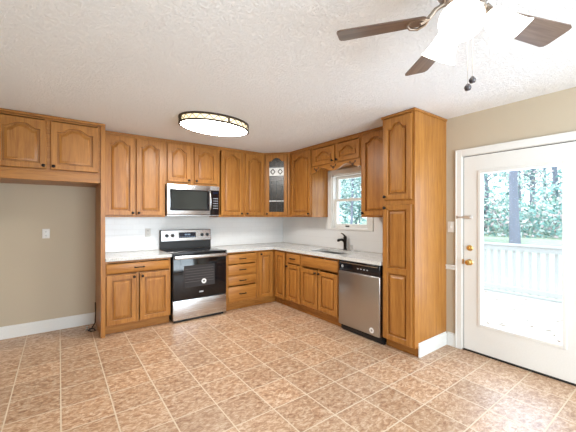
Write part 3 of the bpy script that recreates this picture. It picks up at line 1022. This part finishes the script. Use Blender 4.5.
MB().loops([[((SX - .008) * math.cos(2 * PI * k / 64), (SY - .008) * math.sin(2 * PI * k / 64), z) for k in range(64)] for z in (-.003, -.070)], close=False, capfirst=False).build('glass_side', LAMPSIDE, t, smooth=40)
L = []
for s, z in ((1, -.072), (.96, -.082), (.85, -.092), (.6, -.100), (.3, -.104), (.06, -.105)):
    L.append([((SX - .010) * s * math.cos(2 * PI * k / 64), (SY - .010) * s * math.sin(2 * PI * k / 64), z) for k in range(64)])
MB().loops(L, capfirst=False).build('diffuser', LAMP, t, smooth=60)
sc = MB()
pts = []
for k in range(26 * 8 + 1):
    a = 2 * PI * k / (26 * 8)
    pts.append(((SX + .001) * math.cos(a), (SY + .001) * math.sin(a), -.043 + .018 * math.sin(k / 8 * 2 * PI)))
sc.tube(pts, .0030, 5)
sc.build('scrollwork', LBRONZE, t)
for a in (0, PI / 2, PI, 1.5 * PI):
    p = (SX * math.cos(a), SY * math.sin(a))
    MB().box(p[0] - .008, p[0] + .008, p[1] - .008, p[1] + .008, -.070, -.014, .003).build('clip', LBRONZE, t)

# ------------------------------------------------------------------ ceiling fan with light kit
FANW = oak('fan_blade_walnut', 'X', (0.17, 0.115, 0.085), (0.085, 0.055, 0.042))
BRASSA = plain('antique_brass', (0.36, 0.30, 0.25), 0.35, 1.0)
SHADE = plain('lit_frosted_shade', (0.95, 0.93, 0.88), 0.4, emit=(1.0, 0.96, 0.89), estr=2.0)
HX, HY, HZ = -2.075, -4.192, 2.225
t = thing('ceiling_fan', 'five-blade brown ceiling fan with lit tulip shades and pull chains', 'ceiling fan', (HX, HY, CZ))
zb = HZ - CZ
MB().lathe([(0, 0), (.085, 0), (.090, -.012), (.075, -.030), (.072, -.040), (.115, -.052), (.128, -.075), (.128, -.120), (.112, -.150), (.092, -.168), (.0, -.170)], 40).build('motor_housing', BRASSA, t, smooth=40)
MB().lathe([(0, -.165), (.085, -.165), (.085, -.178), (.060, -.190), (.055, -.225), (.062, -.235), (.055, -.250), (.02, -.262), (0, -.264)], 32).build('switch_housing', BRASSA, t, smooth=40)
for kk in range(5):
    a = math.radians(-18.2 + 72 * kk)
    x0, x1 = .165, .533
    L_ = []
    wr, wt = .050, .066
    outl = [(x0, -wr + .012), (x0 + .012, -wr)]
    outl += [(x1 - .022, -wt), (x1 - .006, -wt + .007), (x1, -wt + .022), (x1, wt - .022), (x1 - .006, wt - .007), (x1 - .022, wt), (x0 + .012, wr), (x0, wr - .012)]
    bl = MB().prism(outl, 'z', -.003, .003)
    bmesh.ops.rotate(bl.bm, cent=(0, 0, 0), matrix=Matrix.Rotation(math.radians(-12), 3, 'X'), verts=bl.bm.verts[:])
    blo = bl.build('blade', FANW, t, (0, 0, zb), (0, 0, a))
    ir = MB()
    ir.tube([(.095, 0, .055), (.125, 0, .040), (.150, 0, .010), (.185, 0, -.008)], .009, 8)
    for s in (-1, 1):
        ir.tube([(.150, 0, .006), (.165, s * .020, -.006), (.195, s * .030, -.008 + s * .006), (.225, s * .022, -.008 + s * .004), (.238, 0, -.008)], .006, 8)
    ir.build('blade_iron', BRASSA, blo, smooth=50)
az = [math.atan2(-.596, .803) + math.radians(q) for q in (-10, 110, 230)]
for a in az:
    tl = math.radians(40)
    dirv = Vector((math.cos(a) * math.sin(tl), math.sin(a) * math.sin(tl), -math.cos(tl)))
    neck = Vector((math.cos(a) * .062, math.sin(a) * .062, -.232))
    M = Matrix.Translation(neck) @ Vector((0, 0, 1)).rotation_difference(dirv).to_matrix().to_4x4()
    MB().tube([(math.cos(a) * .035, math.sin(a) * .035, -.222), neck, neck + dirv * .022], .014, 10, radii=[.010, .016, .024]).build('lamp_arm', BRASSA, t, smooth=50)
    MB().lathe([(.026, .018), (.038, .032), (.046, .060), (.054, .100), (.068, .142), (.077, .155), (.073, .154), (.063, .138), (.049, .098), (.041, .060), (.032, .034), (.022, .022)], 28, M).build('lamp_shade', SHADE, t, smooth=50)
    b_ = neck + dirv * .16
    light('fan_bulb', 'POINT', (HX + b_.x, HY + b_.y, CZ + b_.z), .6, (1.0, 0.93, 0.83), size=.045)
for (dx, dy, zz, nm) in ((.012, -.006, 1.956, 'pull_chain'), (-.002, .006, 1.926, 'pull_chain')):
    ch = MB().cyl((dx, dy, -.262), (dx, dy, zz - CZ + .012), .0009, seg=6)
    co = ch.build(nm, NICKEL, t)
    MB().lathe([(0, .014), (.006, .012), (.0125, .003), (.0135, -.003), (.010, -.012), (0, -.015)], 16, Matrix.Translation((dx, dy, zz - CZ))).build('pull_ball', plain('dark_wood_ball', (.06, .05, .055), .3), co, smooth=60)

# ------------------------------------------------------------------ outside: deck, railing, yard, woods
DECKW = plain('weathered_pale_deck', (0.42, 0.41, 0.40), 0.75)
dk = MB()
x = .16
while x < 3.62:
    dk.box(x, x + .134, -7.5, 0.4, -.13, -.095)
    x += .140
struct('deck', dk, DECKW)
t = thing('deck_railing', 'white wooden deck railing with pickets, outside the glazed door', 'railing', (3.55, 0, -.095))
RAIL = plain('white_railing_paint', (0.56, 0.57, 0.58), 0.5)
MB().box(-.07, .07, -7.5, .4, .930, .968, .004).box(-.045, -.005, -7.5, .4, .835, .925).build('top_rail', RAIL, t)
MB().box(-.045, -.005, -7.5, .4, .07, .155).build('bottom_rail', RAIL, t)
for i in range(5):
    y = .3 - i * 1.85
    MB().box(-.02, .07, y - .045, y + .045, 0, .930).build('post', RAIL, t)
for i in range(48):
    y = .15 - i * .125
    MB().box(.0, .036, y - .022, y + .022, .05, .900).build('picket', RAIL, t)
GRASS = plain('pale_lawn', (0.29, 0.36, 0.28), 0.9, bump=.4, bscale=30)
gm = MB()
prof = [(3.62, -.75), (8, -.55), (12, -.1), (16, .22), (22, .45), (60, 1.2)]
b = gm.bm
prev = None
for (x, z) in prof:
    cur = [b.verts.new((x, y, z)) for y in (-40, -10, 0, 10, 40)]
    if prev:
        for k in range(4):
            b.faces.new((prev[k], cur[k], cur[k + 1], prev[k + 1]))
    prev = cur
struct('yard_ground', gm, GRASS)
lf = MB()
LEAFB = plain('fallen_leaf_brown', (0.20, 0.13, 0.09), 0.8)
for i in range(260):
    x, y = random.uniform(.3, 3.45), random.uniform(-5, -.2)
    s = random.uniform(.02, .045); a = random.uniform(0, PI)
    lf.prism([(x + s * math.cos(a), y + s * math.sin(a)), (x - s * .4 * math.sin(a), y + s * .4 * math.cos(a)), (x - s * math.cos(a), y - s * math.sin(a)), (x + s * .4 * math.sin(a), y - s * .4 * math.cos(a))], 'z', -.0945, -.091)
o = lf.build('fallen_leaves', LEAFB, kind='stuff')
tag(o, 'scattered brown fallen leaves lying on the deck boards', 'leaves', kind='stuff')

BARK = plain('blue_grey_bark', (0.22, 0.235, 0.31), 0.9, bump=.5, bscale=30)
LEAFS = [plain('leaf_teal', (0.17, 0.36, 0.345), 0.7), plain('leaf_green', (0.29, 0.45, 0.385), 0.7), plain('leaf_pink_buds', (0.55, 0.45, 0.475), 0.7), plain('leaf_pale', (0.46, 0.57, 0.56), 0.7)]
def zg(x):
    for (xa, za), (xb, zb_) in zip(prof, prof[1:]):
        if xa <= x <= xb:
            return za + (zb_ - za) * (x - xa) / (xb - xa)
    return prof[-1][1]
def tree(x, y, r, hgt, label, nleaf=900, lo=.25, spread=1.8, lean=(0, 0), group=None, mix=(0, 1, 2, 3), leaf=.12, branches=9):
    z0 = zg(x)
    t = thing('tree', label, 'tree', (x, y, z0), 0, group)
    tr = MB()
    pts = [(lean[0] * (k / 6) ** 1.2 * hgt + random.uniform(-.06, .06) * (k > 0), lean[1] * (k / 6) ** 1.2 * hgt + random.uniform(-.06, .06) * (k > 0), hgt * k / 6 - .15 * (k == 0)) for k in range(7)]
    tr.tube(pts, r, 9, radii=[r * 1.25, r, r * .92, r * .8, r * .65, r * .45, r * .2])
    tips = []
    for q in range(branches):
        f = random.uniform(lo, .92)
        k = min(int(f * 6), 5); u = f * 6 - k
        p0 = Vector(pts[k]).lerp(Vector(pts[k + 1]), u)
        a = random.uniform(0, 2 * PI); ln = spread * random.uniform(.6, 1.1)
        p1 = p0 + Vector((math.cos(a) * ln * .5, math.sin(a) * ln * .5, ln * .25))
        p2 = p0 + Vector((math.cos(a) * ln, math.sin(a) * ln, ln * random.uniform(.3, .7)))
        tr.tube([p0, p1, p2], r * .3, 6, radii=[r * .35, r * .22, r * .08])
        tips += [p1, p2, p1.lerp(p2, .5)]
    tr.build('trunk', BARK, t, smooth=60)
    fm = MB(); bm_ = fm.bm
    for i in range(nleaf):
        c = random.choice(tips) + Vector((random.gauss(0, .42), random.gauss(0, .42), random.gauss(0, .38)))
        s = leaf * random.uniform(.6, 1.3)
        ax = Vector((random.gauss(0, 1), random.gauss(0, 1), random.gauss(0, 1))).normalized()
        up = ax.orthogonal().normalized() * s * .55
        vs = [bm_.verts.new(c + ax * s), bm_.verts.new(c + up), bm_.verts.new(c - ax * s), bm_.verts.new(c - up)]
        fc = bm_.faces.new(vs); fc.material_index = random.choice(mix)
    fm.build('foliage', LEAFS, t)
    return t
G1 = 'woods beyond the deck'
tree(14.0, .585, .19, 9.5, 'thick dark-trunked tree standing left of centre in the door glass', 600, .40, 1.2, branches=12)
tree(26.9, 3.4, .20, 11, 'mid-sized tree just right of the thick trunk in the door glass', 900, .15, 1.1)
tree(22.4, .98, .16, 9, 'slim tree nearest the right edge of the door glass', 900, .12, 1.1, mix=(0, 0, 3), leaf=.15)
tree(18.6, 3.56, .11, 8, 'slim tree nearest the left edge of the door glass', 800, .12, 1.1, mix=(0, 1, 2))
spots = [(14.0, .585, 2.3), (26.9, 3.4, 2.3), (22.4, .98, 2.3), (18.6, 3.56, 2.3)]
def free_spot(x0, x1, f0, f1, rad):
    for _ in range(4000):
        x = random.uniform(x0, x1)
        y = -4.759 + (x + 3.414) * random.uniform(f0, f1)
        if all(max(abs(x - a), abs(y - b)) > rad + c for a, b, c in spots):
            spots.append((x, y, rad))
            return x, y
    return None
for i in range(13):
    p = free_spot(21, 46, .15, .44, 2.3)
    if p:
        tree(p[0], p[1], random.uniform(.10, .2), random.uniform(9, 12), 'slender leafy tree in the woods far behind the deck railing', 900, .06, 1.55, group=G1, leaf=.19, branches=14)
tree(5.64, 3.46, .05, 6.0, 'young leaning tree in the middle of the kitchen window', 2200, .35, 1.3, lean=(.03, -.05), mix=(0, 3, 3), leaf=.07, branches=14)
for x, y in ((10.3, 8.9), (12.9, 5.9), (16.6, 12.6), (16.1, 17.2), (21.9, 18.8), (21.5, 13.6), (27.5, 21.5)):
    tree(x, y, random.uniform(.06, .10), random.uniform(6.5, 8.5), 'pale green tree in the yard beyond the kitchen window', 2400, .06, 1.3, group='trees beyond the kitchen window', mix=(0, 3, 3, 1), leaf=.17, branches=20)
sh = MB()
for i in range(6500):
    x = random.uniform(16.5, 25); fr = random.uniform(.12, .50)
    y = -4.759 + (x + 3.414) * fr
    c = Vector((x, y, zg(x) + abs(random.gauss(0, 1.15))))
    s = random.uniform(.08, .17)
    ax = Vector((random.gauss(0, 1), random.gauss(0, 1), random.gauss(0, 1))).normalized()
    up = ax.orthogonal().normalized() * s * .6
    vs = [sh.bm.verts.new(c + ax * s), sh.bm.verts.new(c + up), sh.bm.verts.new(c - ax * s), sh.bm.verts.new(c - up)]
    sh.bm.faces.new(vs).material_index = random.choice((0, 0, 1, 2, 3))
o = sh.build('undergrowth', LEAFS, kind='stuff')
tag(o, 'tangle of low leafy undergrowth at the edge of the woods', 'undergrowth', kind='stuff')
